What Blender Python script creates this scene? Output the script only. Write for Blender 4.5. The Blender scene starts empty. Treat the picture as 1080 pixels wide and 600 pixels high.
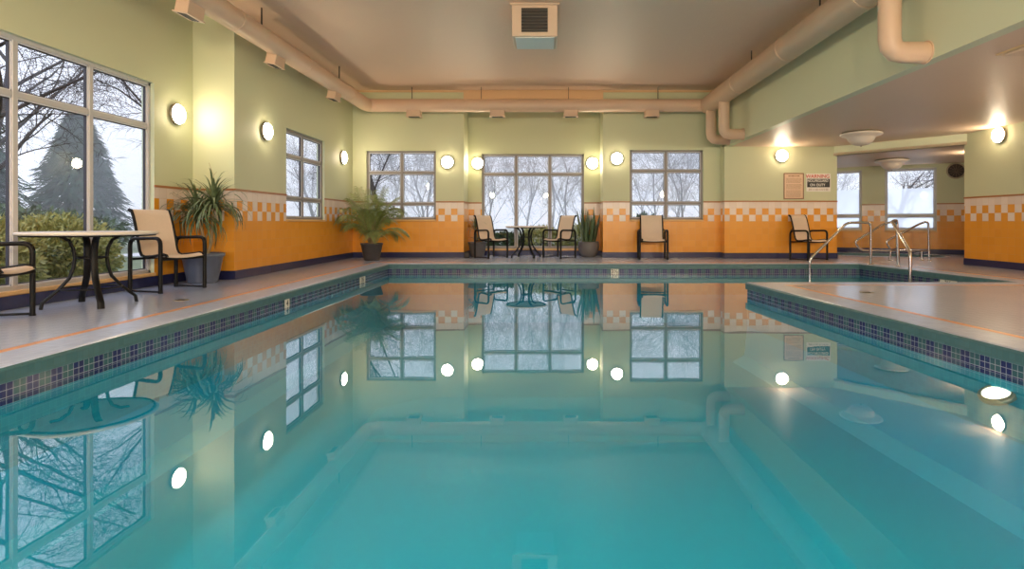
import bpy, bmesh, math, random
from mathutils import Vector, Matrix
from mathutils.geometry import tessellate_polygon
PI = math.pi
C = bpy.context.scene.collection
RND = random.Random(7)
EYE = 0.82

# ------------------------------------------------------------------ helpers
def srgb(r, g, b):
    f = lambda c: (c/255/12.92) if c/255 <= .04045 else ((c/255+.055)/1.055)**2.4
    return (f(r), f(g), f(b), 1)

class MB:
    """collects shapes, links them as ONE mesh object"""
    def __init__(s): s.v = []; s.f = []; s.m = []; s.sm = []; s.uv = {}
    def add(s, vs, fs, mi=0, smooth=False):
        o = len(s.v); s.v += [tuple(p) for p in vs]
        for f in fs:
            s.f.append(tuple(i+o for i in f)); s.m.append(mi); s.sm.append(smooth)
    def quad(s, a, b, c, d, mi=0, uv=None):
        s.add([a, b, c, d], [(0, 1, 2, 3)], mi)
        if uv: s.uv[len(s.f)-1] = uv
    def box(s, x0, x1, y0, y1, z0, z1, mi=0, M=None):
        vs = [Vector((x, y, z)) for x in (x0, x1) for y in (y0, y1) for z in (z0, z1)]
        if M: vs = [M @ v for v in vs]
        s.add(vs, [(0, 1, 3, 2), (4, 6, 7, 5), (0, 4, 5, 1), (2, 3, 7, 6), (0, 2, 6, 4), (1, 5, 7, 3)], mi)
    def rbox(s, x0, x1, y0, y1, z0, z1, r=.01, mi=0, M=None, seg=2):
        bm = bmesh.new(); bmesh.ops.create_cube(bm, size=1)
        for v in bm.verts:
            v.co = Vector(((x0+x1)/2+v.co.x*(x1-x0), (y0+y1)/2+v.co.y*(y1-y0), (z0+z1)/2+v.co.z*(z1-z0)))
        bmesh.ops.bevel(bm, geom=bm.edges[:], offset=r, segments=seg, affect='EDGES', profile=.5)
        bm.verts.index_update()
        vs = [(M @ v.co) if M else v.co.copy() for v in bm.verts]
        s.add(vs, [tuple(v.index for v in f.verts) for f in bm.faces], mi, False); bm.free()
    def tube(s, pts, rad, n=10, mi=0, caps=True, flat=None, M=None):
        pts = [Vector(p) for p in pts]; k = len(pts)
        rs = rad if isinstance(rad, (list, tuple)) else [rad]*k
        T = []
        for i in range(k):
            t = (pts[min(i+1, k-1)]-pts[max(i-1, 0)])
            T.append(t.normalized() if t.length > 1e-9 else Vector((0, 0, 1)))
        up = Vector((0, 0, 1)) if abs(T[0].z) < .9 else Vector((0, 1, 0))
        N = T[0].cross(up).normalized()
        o = len(s.v); vs = []
        for i in range(k):
            if i:
                q = T[i-1].rotation_difference(T[i]); N = (q @ N)
                N = (N - T[i]*N.dot(T[i])).normalized()
            B = T[i].cross(N)
            for j in range(n):
                a = 2*PI*j/n
                ca, sa = math.cos(a), math.sin(a)
                if flat: vs.append(pts[i]+N*ca*rs[i]*flat[0]+B*sa*rs[i]*flat[1])
                else: vs.append(pts[i]+N*ca*rs[i]+B*sa*rs[i])
        if M: vs = [M @ v for v in vs]
        fs = [(i*n+j, i*n+(j+1) % n, (i+1)*n+(j+1) % n, (i+1)*n+j) for i in range(k-1) for j in range(n)]
        s.add(vs, fs, mi, True)
        if caps:
            s.add([vs[j] for j in range(n)], [tuple(reversed(range(n)))], mi)
            s.add([vs[(k-1)*n+j] for j in range(n)], [tuple(range(n))], mi)
    def lathe(s, prof, n=32, mi=0, M=None, loc=(0, 0, 0), smooth=True):
        L = Vector(loc); vs = []
        for r, z in prof:
            for j in range(n):
                a = 2*PI*j/n; p = Vector((r*math.cos(a), r*math.sin(a), z))
                vs.append((M @ p if M else p)+L)
        k = len(prof)
        fs = [(i*n+j, i*n+(j+1) % n, (i+1)*n+(j+1) % n, (i+1)*n+j) for i in range(k-1) for j in range(n)]
        s.add(vs, fs, mi, smooth)
    def ribbon(s, pts, widths, side, mi=0, fold=0.0):
        """flat blade along pts; side = sideways direction"""
        pts = [Vector(p) for p in pts]; vs = []; k = len(pts)
        for i, p in enumerate(pts):
            t = (pts[min(i+1, k-1)]-pts[max(i-1, 0)]).normalized()
            sd = (Vector(side)-t*Vector(side).dot(t))
            sd = sd.normalized() if sd.length > 1e-6 else Vector((1, 0, 0))
            nn = t.cross(sd)
            w = widths[i]
            vs += [p-sd*w+nn*fold*w, p, p+sd*w+nn*fold*w]
        fs = []
        for i in range(k-1):
            a = i*3; fs += [(a, a+1, a+4, a+3), (a+1, a+2, a+5, a+4)]
        s.add(vs, fs, mi, True)
    def build(s, name, mats, parent=None, loc=None):
        me = bpy.data.meshes.new(name); me.from_pydata(s.v, [], s.f)
        mats = mats if isinstance(mats, (list, tuple)) else [mats]
        for m in mats: me.materials.append(m)
        me.polygons.foreach_set('material_index', s.m)
        me.polygons.foreach_set('use_smooth', s.sm)
        if s.uv:
            ul = me.uv_layers.new(name='UVMap')
            for fi, uv in s.uv.items():
                for k, li in enumerate(me.polygons[fi].loop_indices): ul.data[li].uv = uv[k]
        me.update()
        o = bpy.data.objects.new(name, me); C.objects.link(o)
        if loc: o.location = loc
        if parent: o.parent = parent
        return o

def thing(name, label, cat, loc=(0, 0, 0), rz=0, group=None):
    o = bpy.data.objects.new(name, None); C.objects.link(o)
    o.empty_display_size = .1
    o.location = loc; o.rotation_euler = (0, 0, rz); tag(o, label, cat, group); return o
def tag(o, label, cat, group=None, kind=None):
    o['label'] = label; o['category'] = cat
    if group: o['group'] = group
    if kind: o['kind'] = kind
    return o
def struct(o): o['kind'] = 'structure'; return o
def copy_tree(o, parent=None):
    c = o.copy(); C.objects.link(c); c.parent = parent
    for ch in list(o.children): copy_tree(ch, c)
    return c
def clamp(m, loc, x0=-99, x1=99, y0=-99, y1=99):
    for i, v in enumerate(m.v):
        x, y, z = v; x += loc[0]; y += loc[1]
        if x < x0: x = x0+.02*math.tanh((x0-x))
        if x > x1: x = x1-.02*math.tanh((x-x1))
        if y < y0: y = y0+.02*math.tanh((y0-y))
        if y > y1: y = y1-.02*math.tanh((y-y1))
        m.v[i] = (x-loc[0], y-loc[1], z)
def text_part(name, body, size, mat, parent, loc, rot, sx=1.0, extr=.001):
    cu = bpy.data.curves.new(name, 'FONT'); cu.body = body; cu.size = size; cu.extrude = extr; cu.offset = size*.010
    cu.align_x = 'CENTER'; cu.align_y = 'CENTER'
    t = bpy.data.objects.new(name+'_tmp', cu); C.objects.link(t)
    bpy.context.view_layer.update()
    me = bpy.data.meshes.new_from_object(t.evaluated_get(bpy.context.evaluated_depsgraph_get()))
    bpy.data.objects.remove(t); me.materials.clear(); me.materials.append(mat)
    o = bpy.data.objects.new(name, me); C.objects.link(o); o.parent = parent
    o.location = loc; o.rotation_euler = rot; o.scale = (sx, 1, 1); return o

# ------------------------------------------------------------------ materials
class NT:
    def __init__(s, name):
        s.m = bpy.data.materials.new(name); s.m.use_nodes = True
        s.t = s.m.node_tree; s.n = s.t.nodes; s.l = s.t.links
        s.b = s.n['Principled BSDF']; s.out = s.n['Material Output']
    def new(s, ty, **k):
        n = s.n.new(ty)
        for a, v in k.items(): setattr(n, a, v)
        return n
    def link(s, a, b): s.l.new(a, b)
    def math(s, op, a, b=None, c=None):
        n = s.n.new('ShaderNodeMath'); n.operation = op
        for i, x in enumerate((a, b, c)):
            if x is None: continue
            if isinstance(x, (int, float)): n.inputs[i].default_value = x
            else: s.l.new(x, n.inputs[i])
        return n.outputs[0]
    def mix(s, f, a, b):
        n = s.n.new('ShaderNodeMix'); n.data_type = 'RGBA'
        for i, x in ((0, f), (6, a), (7, b)):
            if isinstance(x, (int, float, tuple)): n.inputs[i].default_value = x
            else: s.l.new(x, n.inputs[i])
        return n.outputs[2]
    def noise(s, scale, detail=3, vec=None, rough=.5):
        n = s.n.new('ShaderNodeTexNoise'); n.inputs['Scale'].default_value = scale
        n.inputs['Detail'].default_value = detail; n.inputs['Roughness'].default_value = rough
        if vec is None: vec = s.coord()
        s.l.new(vec, n.inputs['Vector']); return n.outputs[0]
    def coord(s, which='Object'):
        n = s.n.new('ShaderNodeTexCoord'); return n.outputs[which]
    def xyz(s, v):
        n = s.n.new('ShaderNodeSeparateXYZ'); s.l.new(v, n.inputs[0]); return n.outputs
    def schlick(s, r0, pw=5):
        g = s.n.new('ShaderNodeNewGeometry'); d = s.n.new('ShaderNodeVectorMath'); d.operation = 'DOT_PRODUCT'
        s.l.new(g.outputs['Normal'], d.inputs[0]); s.l.new(g.outputs['Incoming'], d.inputs[1])
        c = s.math('SUBTRACT', 1, s.math('ABSOLUTE', d.outputs['Value']))
        return s.math('MULTIPLY_ADD', s.math('POWER', c, pw), 1-r0, r0)
    def bump(s, h, strength=.2, dist=.01):
        n = s.n.new('ShaderNodeBump'); n.inputs['Strength'].default_value = strength
        n.inputs['Distance'].default_value = dist; s.l.new(h, n.inputs['Height'])
        s.l.new(n.outputs[0], s.b.inputs['Normal']); return n
def mat(name, col, rough=.5, metal=0, var=0, vscale=8, bump=0, bscale=40, bdist=.005, spec=None, emit=None, es=0, sss=0):
    k = NT(name); k.b.inputs['Roughness'].default_value = rough; k.b.inputs['Metallic'].default_value = metal
    if spec is not None: k.b.inputs['Specular IOR Level'].default_value = spec
    if var:
        n = k.noise(vscale)
        f = k.math('MULTIPLY_ADD', n, 2*var, 1-var)
        h = k.new('ShaderNodeVectorMath', operation='SCALE'); h.inputs[0].default_value = col[:3]
        k.link(f, h.inputs['Scale']); k.link(h.outputs[0], k.b.inputs['Base Color'])
    else: k.b.inputs['Base Color'].default_value = col
    if bump: k.bump(k.noise(bscale, 4), bump, bdist)
    if emit: k.b.inputs['Emission Color'].default_value = emit; k.b.inputs['Emission Strength'].default_value = es
    return k.m

T = .145                          # wall tile
def wall_material():
    k = NT('painted wall over orange tile')
    u, v, _ = k.xyz(k.coord('UV'))
    un = k.math('DIVIDE', u, T); vn = k.math('DIVIDE', k.math('SUBTRACT', v, .835), T)
    fu = k.math('FLOOR', un); fv = k.math('FLOOR', vn)
    chk = k.math('MODULO', k.math('ADD', k.math('ADD', fu, fv), 200), 2)
    inband = k.math('GREATER_THAN', v, .835)
    top = k.math('GREATER_THAN', v, .835+2*T)
    white = k.math('MAXIMUM', top, k.math('MULTIPLY', inband, chk))
    # tile-to-tile variation
    wn = k.new('ShaderNodeTexWhiteNoise', noise_dimensions='2D')
    cb = k.new('ShaderNodeCombineXYZ'); k.link(fu, cb.inputs[0]); k.link(fv, cb.inputs[1]); k.link(cb.outputs[0], wn.inputs[0])
    org = k.mix(wn.outputs[0], srgb(226, 152, 46), srgb(232, 159, 54))
    wht = k.mix(wn.outputs[0], srgb(226, 208, 196), srgb(236, 220, 208))
    tile = k.mix(white, org, wht)
    gu = k.math('GREATER_THAN', k.math('ABSOLUTE', k.math('SUBTRACT', k.math('FRACT', un), .5)), .485)
    gv = k.math('GREATER_THAN', k.math('ABSOLUTE', k.math('SUBTRACT', k.math('FRACT', vn), .5)), .485)
    g = k.math('MAXIMUM', gu, gv)
    tile = k.mix(k.math('MULTIPLY', g, .45), tile, srgb(214, 168, 110))
    paint = k.math('GREATER_THAN', v, 1.27)
    col = k.mix(paint, tile, srgb(202, 206, 172))
    k.link(col, k.b.inputs['Base Color'])
    r = k.math('MULTIPLY_ADD', paint, .33, .27); k.link(r, k.b.inputs['Roughness'])
    h = k.math('ADD', k.math('MULTIPLY', k.math('MULTIPLY', g, k.math('SUBTRACT', 1, paint)), -1), k.math('MULTIPLY', k.noise(90, 3), .12))
    k.bump(h, .25, .003)
    return k.m
M_WALL = wall_material()
M_REVEAL = mat('pale window reveal paint', srgb(205, 214, 190), .5)
M_PAINT = mat('mint green paint', srgb(214, 218, 188), .45, bump=.1, bscale=90, bdist=.002)
M_RAIL = mat('terracotta rail tile', srgb(166, 104, 54), .3)
M_NAVY = mat('navy glazed base tile', srgb(38, 42, 82), .22, var=.12, vscale=3)
M_DUCT = mat('cream duct enamel', srgb(218, 186, 160), .42, var=.05, vscale=3, bump=.15, bscale=14)
M_TRIMTAN = mat('tan ceiling trim', srgb(222, 186, 142), .5)
M_DARKSLOT = mat('dark grey ceiling slot', srgb(112, 100, 92), .7)
M_GRILLE = mat('dark grille', srgb(40, 34, 30), .5)
M_ACFACE = mat('air unit cream panel', srgb(216, 188, 164), .45)
M_WHITE = mat('white enamel', srgb(232, 232, 228), .4)
M_ALU = mat('beige window aluminium', srgb(192, 190, 190), .4)
M_ALUD = mat('grey window aluminium', srgb(140, 134, 132), .4)
M_ALUW = mat('white window bead', srgb(216, 216, 222), .4)
M_GASKET = mat('dark window gasket', srgb(52, 50, 60), .5)
M_SILL = mat('sand stone sill', srgb(220, 176, 116), .4, var=.06)
M_BLACK = mat('black powder-coated tube', srgb(12, 11, 12), .5, spec=.25)
M_SLING = mat('tan sling mesh fabric', srgb(216, 196, 176), .75, var=.05, vscale=40, bump=.3, bscale=300, bdist=.002)
M_TABLE = mat('pale pebbled tabletop', srgb(214, 204, 190), .35, var=.08, vscale=60)
M_STEEL = mat('polished stainless steel', srgb(200, 196, 190), .16, metal=1)
M_POTBLUE = mat('slate blue glazed pot', srgb(96, 104, 122), .35, var=.08)
M_POTDARK = mat('charcoal pot', srgb(72, 68, 70), .45, var=.1)
M_POTGREY = mat('grey resin pot', srgb(104, 100, 100), .5, var=.1)
M_SOIL = mat('potting soil', srgb(56, 42, 32), .9, var=.3, vscale=40)
M_STEM = mat('pale plant cane', srgb(150, 128, 92), .8, var=.15, vscale=20)
def leafmat(name, a, b, scale=6, rough=.42):
    k = NT(name); n = k.noise(scale, 2)
    k.link(k.mix(n, a, b), k.b.inputs['Base Color']); k.b.inputs['Roughness'].default_value = rough
    return k.m
M_DRAC = leafmat('dracaena leaf', srgb(44, 66, 40), srgb(132, 146, 104), 18)
M_PALM = leafmat('palm leaflet', srgb(64, 88, 44), srgb(172, 184, 110), 9)
M_SNAKE = leafmat('snake plant leaf', srgb(30, 54, 34), srgb(96, 120, 80), 22)
M_BARK = mat('wet bare bark', srgb(62, 54, 52), .85, var=.2, vscale=5)
M_CONIFER = leafmat('conifer needles', srgb(36, 58, 50), srgb(66, 92, 74), 2, .8)
M_SHRUB = leafmat('yellow green shrub leaves', srgb(84, 104, 50), srgb(206, 196, 128), 16, .6)
M_HEDGE = leafmat('dark hedge leaves', srgb(38, 58, 34), srgb(84, 104, 60), 6, .7)
M_GRASS = mat('winter lawn', srgb(112, 122, 92), .9, var=.25, vscale=2, bump=.4, bscale=30, bdist=.03)
M_PATIO = mat('pale concrete path', srgb(196, 196, 198), .8, var=.08)
M_PAPER = mat('framed notice paper', srgb(222, 190, 160), .3)
M_FRAME = mat('brown notice frame', srgb(140, 96, 68), .4)
M_SIGNW = mat('white sign face', srgb(238, 232, 224), .35)
M_SIGNK = mat('black sign panel', srgb(30, 28, 30), .35)
M_RED = mat('red sign lettering', srgb(206, 62, 20), .4)
M_INK = mat('black ink', srgb(24, 22, 22), .5)
M_INKB = mat('faded brown ink', srgb(150, 112, 84), .5)
M_MARK = mat('white marker tile', srgb(226, 222, 210), .25)
M_BOWL = mat('frosted glass bowl, unlit', srgb(222, 208, 196), .3)
M_LAMPRIM = mat('grey lamp bezel', srgb(150, 140, 122), .35, metal=.4)
LAMPC = (1.0, .82, .58, 1)
LAMPS = 110.0
M_LAMP = mat('glowing lamp diffuser', srgb(255, 240, 214), .3, emit=LAMPC, es=LAMPS)
M_POOLLAMP = mat('lit underwater lens', srgb(255, 240, 214), .3, emit=(1.0, .84, .62, 1), es=2.2)

M_POOLFILL = mat('added underwater fill lens', srgb(255, 250, 240), .3, emit=(.66, .90, 1.0, 1), es=30.0)  # lens of the unseen pool lights added to brighten the water
def ceiling_material(name, col, rough):
    k = NT(name); k.b.inputs['Base Color'].default_value = col; k.b.inputs['Roughness'].default_value = rough
    n = k.noise(26, 5, rough=.65); v = k.noise(6, 3)
    k.bump(k.math('ADD', n, k.math('MULTIPLY', v, .6)), .35, .012)
    return k.m
M_CEIL = ceiling_material('knockdown ceiling paint', srgb(228, 196, 174), .5)
M_CEIL2 = ceiling_material('knockdown low ceiling paint', srgb(226, 198, 174), .46)

def deck_material():
    k = NT('small tile deck')
    n = k.noise(1.3, 4); n2 = k.noise(30, 3)
    c = k.mix(n, srgb(162, 172, 194), srgb(178, 187, 208))
    x, y, _ = k.xyz(k.coord())
    s = .10
    gu = k.math('GREATER_THAN', k.math('ABSOLUTE', k.math('SUBTRACT', k.math('FRACT', k.math('DIVIDE', k.math('ADD', x, 20), s)), .5)), .47)
    gv = k.math('GREATER_THAN', k.math('ABSOLUTE', k.math('SUBTRACT', k.math('FRACT', k.math('DIVIDE', k.math('ADD', y, 20), s)), .5)), .47)
    g = k.math('MAXIMUM', gu, gv)
    k.link(k.mix(k.math('MULTIPLY', g, .35), c, srgb(96, 86, 80)), k.b.inputs['Base Color'])
    k.link(k.math('MULTIPLY_ADD', n2, .08, .15), k.b.inputs['Roughness']); k.b.inputs['Specular IOR Level'].default_value = .75
    k.bump(k.math('ADD', k.math('MULTIPLY', g, -.6), k.math('MULTIPLY', n2, .3)), .16, .002)
    return k.m
M_DECK = deck_material()
def mosaic(name, a, b, s, rough=.25, grout=srgb(120, 124, 120), gf=.6, uv=False):
    k = NT(name); src = k.coord('UV' if uv else 'Object')
    x, y, _ = k.xyz(src)
    un = k.math('DIVIDE', k.math('ADD', x, 30), s); vn = k.math('DIVIDE', k.math('ADD', y, 30), s)
    wn = k.new('ShaderNodeTexWhiteNoise', noise_dimensions='2D')
    cb = k.new('ShaderNodeCombineXYZ'); k.link(k.math('FLOOR', un), cb.inputs[0]); k.link(k.math('FLOOR', vn), cb.inputs[1]); k.link(cb.outputs[0], wn.inputs[0])
    gu = k.math('GREATER_THAN', k.math('ABSOLUTE', k.math('SUBTRACT', k.math('FRACT', un), .5)), .46)
    gv = k.math('GREATER_THAN', k.math('ABSOLUTE', k.math('SUBTRACT', k.math('FRACT', vn), .5)), .46)
    g = k.math('MAXIMUM', gu, gv)
    k.link(k.mix(k.math('MULTIPLY', g, gf), k.mix(wn.outputs[0], a, b), grout), k.b.inputs['Base Color'])
    k.b.inputs['Roughness'].default_value = rough
    k.bump(k.math('MULTIPLY', g, -1), .2, .002)
    return k.m
M_COPE = mosaic('pale coping mosaic', srgb(158, 172, 200), srgb(176, 189, 214), .05, .28, srgb(150, 140, 132), .5)
M_ORANGELINE = mosaic('orange tile line', srgb(206, 140, 84), srgb(222, 156, 100), .05, .3, srgb(190, 150, 120), .4)
M_TEALFACE = mosaic('teal coping face tile', srgb(62, 100, 106), srgb(74, 112, 118), .045, .3, srgb(70, 96, 92), .6, uv=True)
def band_material():
    k = NT('waterline band of blue and teal tile'); s = .042
    u, v, _ = k.xyz(k.coord('UV'))
    un = k.math('DIVIDE', k.math('ADD', u, 30), s); vn = k.math('DIVIDE', k.math('ADD', v, 30.1), s)
    gu = k.math('GREATER_THAN', k.math('ABSOLUTE', k.math('SUBTRACT', k.math('FRACT', un), .5)), .455)
    vv = k.math('DIVIDE', k.math('ADD', v, .10+.042*4), s)
    gv = k.math('GREATER_THAN', k.math('ABSOLUTE', k.math('SUBTRACT', k.math('FRACT', vv), .5)), .455)
    g = k.math('MAXIMUM', gu, gv)
    chk = k.math('MODULO', k.math('FLOOR', k.math('DIVIDE', un, 2)), 2)
    last = k.math('LESS_THAN', v, -.10-2*s)
    f = k.math('MAXIMUM', chk, last)
    c = k.mix(f, srgb(48, 86, 96), srgb(22, 30, 88))
    k.link(k.mix(g, c, srgb(158, 162, 176)), k.b.inputs['Base Color'])
    k.b.inputs['Roughness'].default_value = .15
    k.bump(k.math('MULTIPLY', g, -1), .3, .002)
    return k.m
M_BAND = band_material()
def plaster():
    k = NT('aqua pool plaster')
    k.link(k.mix(k.noise(.8, 3), srgb(0, 168, 208), srgb(6, 177, 215)), k.b.inputs['Base Color'])
    k.b.inputs['Roughness'].default_value = .6
    return k.m
M_PLASTER = plaster()
M_UWTILE = mosaic('aqua underwater tile', srgb(24, 150, 178), srgb(36, 162, 188), .045, .4, srgb(90, 190, 200), .35, uv=True)

def water_material(name='pool water', ior=1.42, ripple=.02):
    k = NT(name); k.n.remove(k.b)
    tr = k.new('ShaderNodeBsdfTransparent'); tr.inputs[0].default_value = (.84, .98, 1, 1)
    gl = k.new('ShaderNodeBsdfAnisotropic'); gl.inputs['Roughness'].default_value = .012
    gl.inputs['Color'].default_value = (1, 1, 1, 1)
    mx = k.new('ShaderNodeMixShader'); k.link(k.schlick(((ior-1)/(ior+1))**2, 4.2), mx.inputs[0])
    k.link(tr.outputs[0], mx.inputs[1]); k.link(gl.outputs[0], mx.inputs[2]); k.link(mx.outputs[0], k.out.inputs['Surface'])
    b = k.new('ShaderNodeBump'); b.inputs['Strength'].default_value = ripple; b.inputs['Distance'].default_value = .02
    k.link(k.noise(2.2, 2), b.inputs['Height']); k.link(b.outputs[0], gl.inputs['Normal'])
    return k.m
M_WATER = water_material()
def glass_material(name='window glass', tint=(.97, .985, .98, 1)):
    k = NT(name); k.n.remove(k.b)
    tr = k.new('ShaderNodeBsdfTransparent'); tr.inputs[0].default_value = tint
    gl = k.new('ShaderNodeBsdfAnisotropic'); gl.inputs['Roughness'].default_value = .0
    mx = k.new('ShaderNodeMixShader'); k.link(k.schlick(.045), mx.inputs[0])
    k.link(tr.outputs[0], mx.inputs[1]); k.link(gl.outputs[0], mx.inputs[2]); k.link(mx.outputs[0], k.out.inputs['Surface'])
    return k.m
M_GLASS = glass_material()
def frosted():
    k = NT('frosted privacy film'); k.n.remove(k.b)
    tl = k.new('ShaderNodeBsdfTranslucent'); tl.inputs[0].default_value = (.95, .97, 1, 1)
    tr = k.new('ShaderNodeBsdfTransparent'); tr.inputs[0].default_value = (.9, .95, 1, 1)
    mx = k.new('ShaderNodeMixShader'); mx.inputs[0].default_value = .35
    k.link(tl.outputs[0], mx.inputs[1]); k.link(tr.outputs[0], mx.inputs[2]); k.link(mx.outputs[0], k.out.inputs['Surface'])
    return k.m
M_FROST = frosted()

# ------------------------------------------------------------------ room shell
TH = .16
def wall(name, p0, p1, z0=0, z1=3.95, holes=(), th=TH, mats=None, zu=0):
    """interior on the left of p0->p1; holes = (u0,u1,v0,v1)"""
    p0 = Vector((*p0, 0)); p1 = Vector((*p1, 0)); d = (p1-p0); L = d.length; d.normalize(); n = Vector((d.y, -d.x, 0))
    us = sorted({0, L} | {h[0] for h in holes} | {h[1] for h in holes})
    zs = sorted({z0, z1} | {h[2] for h in holes} | {h[3] for h in holes})
    P = lambda u, z, o=0: p0+d*u+n*o+Vector((0, 0, z))
    m = MB()
    def ishole(u, z): return any(h[0] < u < h[1] and h[2] < z < h[3] for h in holes)
    for i in range(len(us)-1):
        for j in range(len(zs)-1):
            a, b, c, e = us[i], us[i+1], zs[j], zs[j+1]
            if ishole((a+b)/2, (c+e)/2): continue
            m.quad(P(a, c), P(b, c), P(b, e), P(a, e), 0, [(a+zu, c), (b+zu, c), (b+zu, e), (a+zu, e)])
            m.quad(P(b, c, th), P(a, c, th), P(a, e, th), P(b, e, th), 1)
    for (a, b, c, e) in holes:
        m.quad(P(a, c), P(a, e), P(a, e, th), P(a, c, th), 1); m.quad(P(b, c), P(b, c, th), P(b, e, th), P(b, e), 1)
        m.quad(P(a, e), P(b, e), P(b, e, th), P(a, e, th), 1); m.quad(P(a, c), P(a, c, th), P(b, c, th), P(b, c), 1)
    m.quad(P(0, z1), P(L, z1), P(L, z1, th), P(0, z1, th), 1); m.quad(P(0, z0), P(0, z0, th), P(L, z0, th), P(L, z0), 1)
    return struct(m.build(name, mats or [M_WALL, M_REVEAL]))
def strip(m, p0, p1, z0, z1, t=.012, ua=0, ub=None):
    """thin box on the interior side of a wall line"""
    p0 = Vector((*p0, 0)); p1 = Vector((*p1, 0)); d = (p1-p0); L = d.length; d.normalize()
    ang = math.atan2(d.y, d.x); M = Matrix.Translation(p0) @ Matrix.Rotation(ang, 4, 'Z')
    m.box(ua, L if ub is None else ub, 0.0, t, z0, z1, 0, M)
WALLS = {
 'wall_rear':       ((-5.03, -4), (8.05, -4)),
 'wall_right':      ((8.05, -4), (8.05, 10.95)),
 'wall_spa_end':    ((8.05, 10.95), (8.17, 10.95)),
 'wall_spa_right':  ((8.17, 10.95), (10.85, 13.95)),
 'wall_spa_back':   ((10.85, 13.893), (6.52, 16.452)),
 'wall_spa_left':   ((6.52, 16.45), (6.52, 12.75)),
 'wall_back_right': ((6.52, 12.75), (4.0, 12.75)),
 'wall_back_step':  ((4.0, 12.75), (4.0, 13.05)),
 'wall_back_middle_right': ((4.0, 13.05), (1.305, 13.05)),
 'wall_niche_right': ((1.305, 13.05), (1.305, 13.8)),
 'wall_niche_back': ((1.305, 13.8), (-1.89, 13.8)),
 'wall_niche_left': ((-1.89, 13.8), (-1.89, 13.05)),
 'wall_back_left':  ((-1.89, 13.05), (-4.44, 13.05)),
 'wall_left_far':   ((-4.44, 13.05), (-4.44, 8.1)),
 'wall_left_step':  ((-4.44, 8.1), (-5.03, 8.1)),
 'wall_left_near':  ((-5.03, 8.1), (-5.03, -4)),
}
HOLES = {
 'wall_rear': [(2.4, 4.7, .17, 2.6), (5.4, 7.7, .17, 2.6), (8.4, 10.9, .17, 2.6)],  # unseen openings, added to let more daylight in from behind
 'wall_back_middle_right': [(4.0-3.60, 4.0-1.92, .87, 2.47)],
 'wall_niche_back': [(1.305-.92, 1.305+1.56, .17, 2.47)],
 'wall_back_left': [(-1.89+2.53, -1.89+4.12, .87, 2.45)],
 'wall_left_far': [(13.05-11.40, 13.05-9.72, .86, 2.43)],
 'wall_left_near': [(.80, .80+4.61, .165, 2.60), (6.2, 10.8, .165, 2.60)],
}
# spa back wall windows: u measured from its right end
SB0 = Vector((10.85, 13.893)); SB1 = Vector((6.52, 16.452)); SBd = (SB1-SB0).normalized()
def spa_u(t): return (Vector((8.3+2.2*t, 15.4-1.3*t))-SB0).dot(SBd)
HOLES['wall_spa_back'] = [(spa_u(.735), spa_u(.292), .60, 2.21), (spa_u(.085), spa_u(-.36), .60, 2.21)]
uoff = {'wall_left_near': .02, 'wall_left_far': .05, 'wall_back_right': .06}
ZTOP = {'wall_spa_end': 2.6, 'wall_spa_right': 2.6, 'wall_spa_back': 2.6, 'wall_spa_left': 2.6}
for nm, (a, b) in WALLS.items():
    wall(nm, a, b, 0, ZTOP.get(nm, 3.97 if nm != 'wall_right' else 3.97), HOLES.get(nm, ()), zu=uoff.get(nm, 0))
for nm, (a, b) in WALLS.items():
    L = (Vector(b)-Vector(a)).length
    m = MB(); strip(m, a, b, 0.001, .125, .014)
    struct(m.build(nm.replace('wall', 'baseboard'), M_NAVY))
n_trim = 0
for nm, (a, b) in WALLS.items():
    L = (Vector(b)-Vector(a)).length; cuts = [(h[0], h[1]) for h in HOLES.get(nm, ())]
    cuts.sort(); u = 0; m = MB()
    for c0, c1 in cuts+[(L, L)]:
        if c0 > u+.001: strip(m, a, b, 1.265, 1.295, .014, u, c0)
        u = c1
    n_trim += 1; struct(m.build('trim_%d' % n_trim, M_RAIL))

# pool outline (counter-clockwise, seen from above)
POOL = [(-3.09, .5), (3.26, .5), (3.04, 3.62), (2.74, 7.75), (6.48, 7.75), (6.13, 11.12), (-3.09, 11.12)]
def offset(poly, d):
    out = []; n = len(poly)
    for i in range(n):
        p = Vector(poly[i]); a = (p-Vector(poly[i-1])).normalized(); b = (Vector(poly[(i+1) % n])-p).normalized()
        na = Vector((a.y, -a.x)); nb = Vector((b.y, -b.x)); q = (na+nb); q = q/(q.dot(na))
        out.append(tuple(p+q*d))
    return out
TUB = [(8.25+1.45*math.cos(a)*.86+.75*math.sin(a)*.5, 14.0-1.45*math.cos(a)*.5*.9+.75*math.sin(a)*.86) for a in [2*PI*i/40 for i in range(40)]]
ROOM = [(-5.2, -4.15), (8.2, -4.15), (8.2, 10.95), (10.95, 13.99), (6.5, 16.6), (6.45, 12.8), (4.0, 13.2), (1.4, 13.2), (1.4, 13.9), (-2, 13.9), (-2, 13.2), (-4.55, 13.2), (-4.55, 8.2), (-5.2, 8.2)]
def poly_fill(m, loops, z, mi=0, flip=False):
    vs = [Vector((x, y, z)) for lp in loops for x, y in lp]
    tris = tessellate_polygon([[Vector((x, y, 0)) for x, y in lp] for lp in loops])
    fs = []
    for t in tris:
        a, b, c = [vs[i] for i in t]
        nz = (b-a).cross(c-a).z
        fs.append(tuple(t) if (nz > 0) != flip else tuple(reversed(t)))
    m.add(vs, fs, mi)
P1 = offset(POOL, .33); P2 = offset(POOL, .40)
m = MB(); poly_fill(m, [ROOM, P2, TUB], 0); struct(m.build('floor', M_DECK))
def ring(m, A, B, z, mi=0):
    n = len(A)
    for i in range(n):
        j = (i+1) % n; m.quad((*A[j], z), (*A[i], z), (*B[i], z), (*B[j], z), mi)
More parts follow.
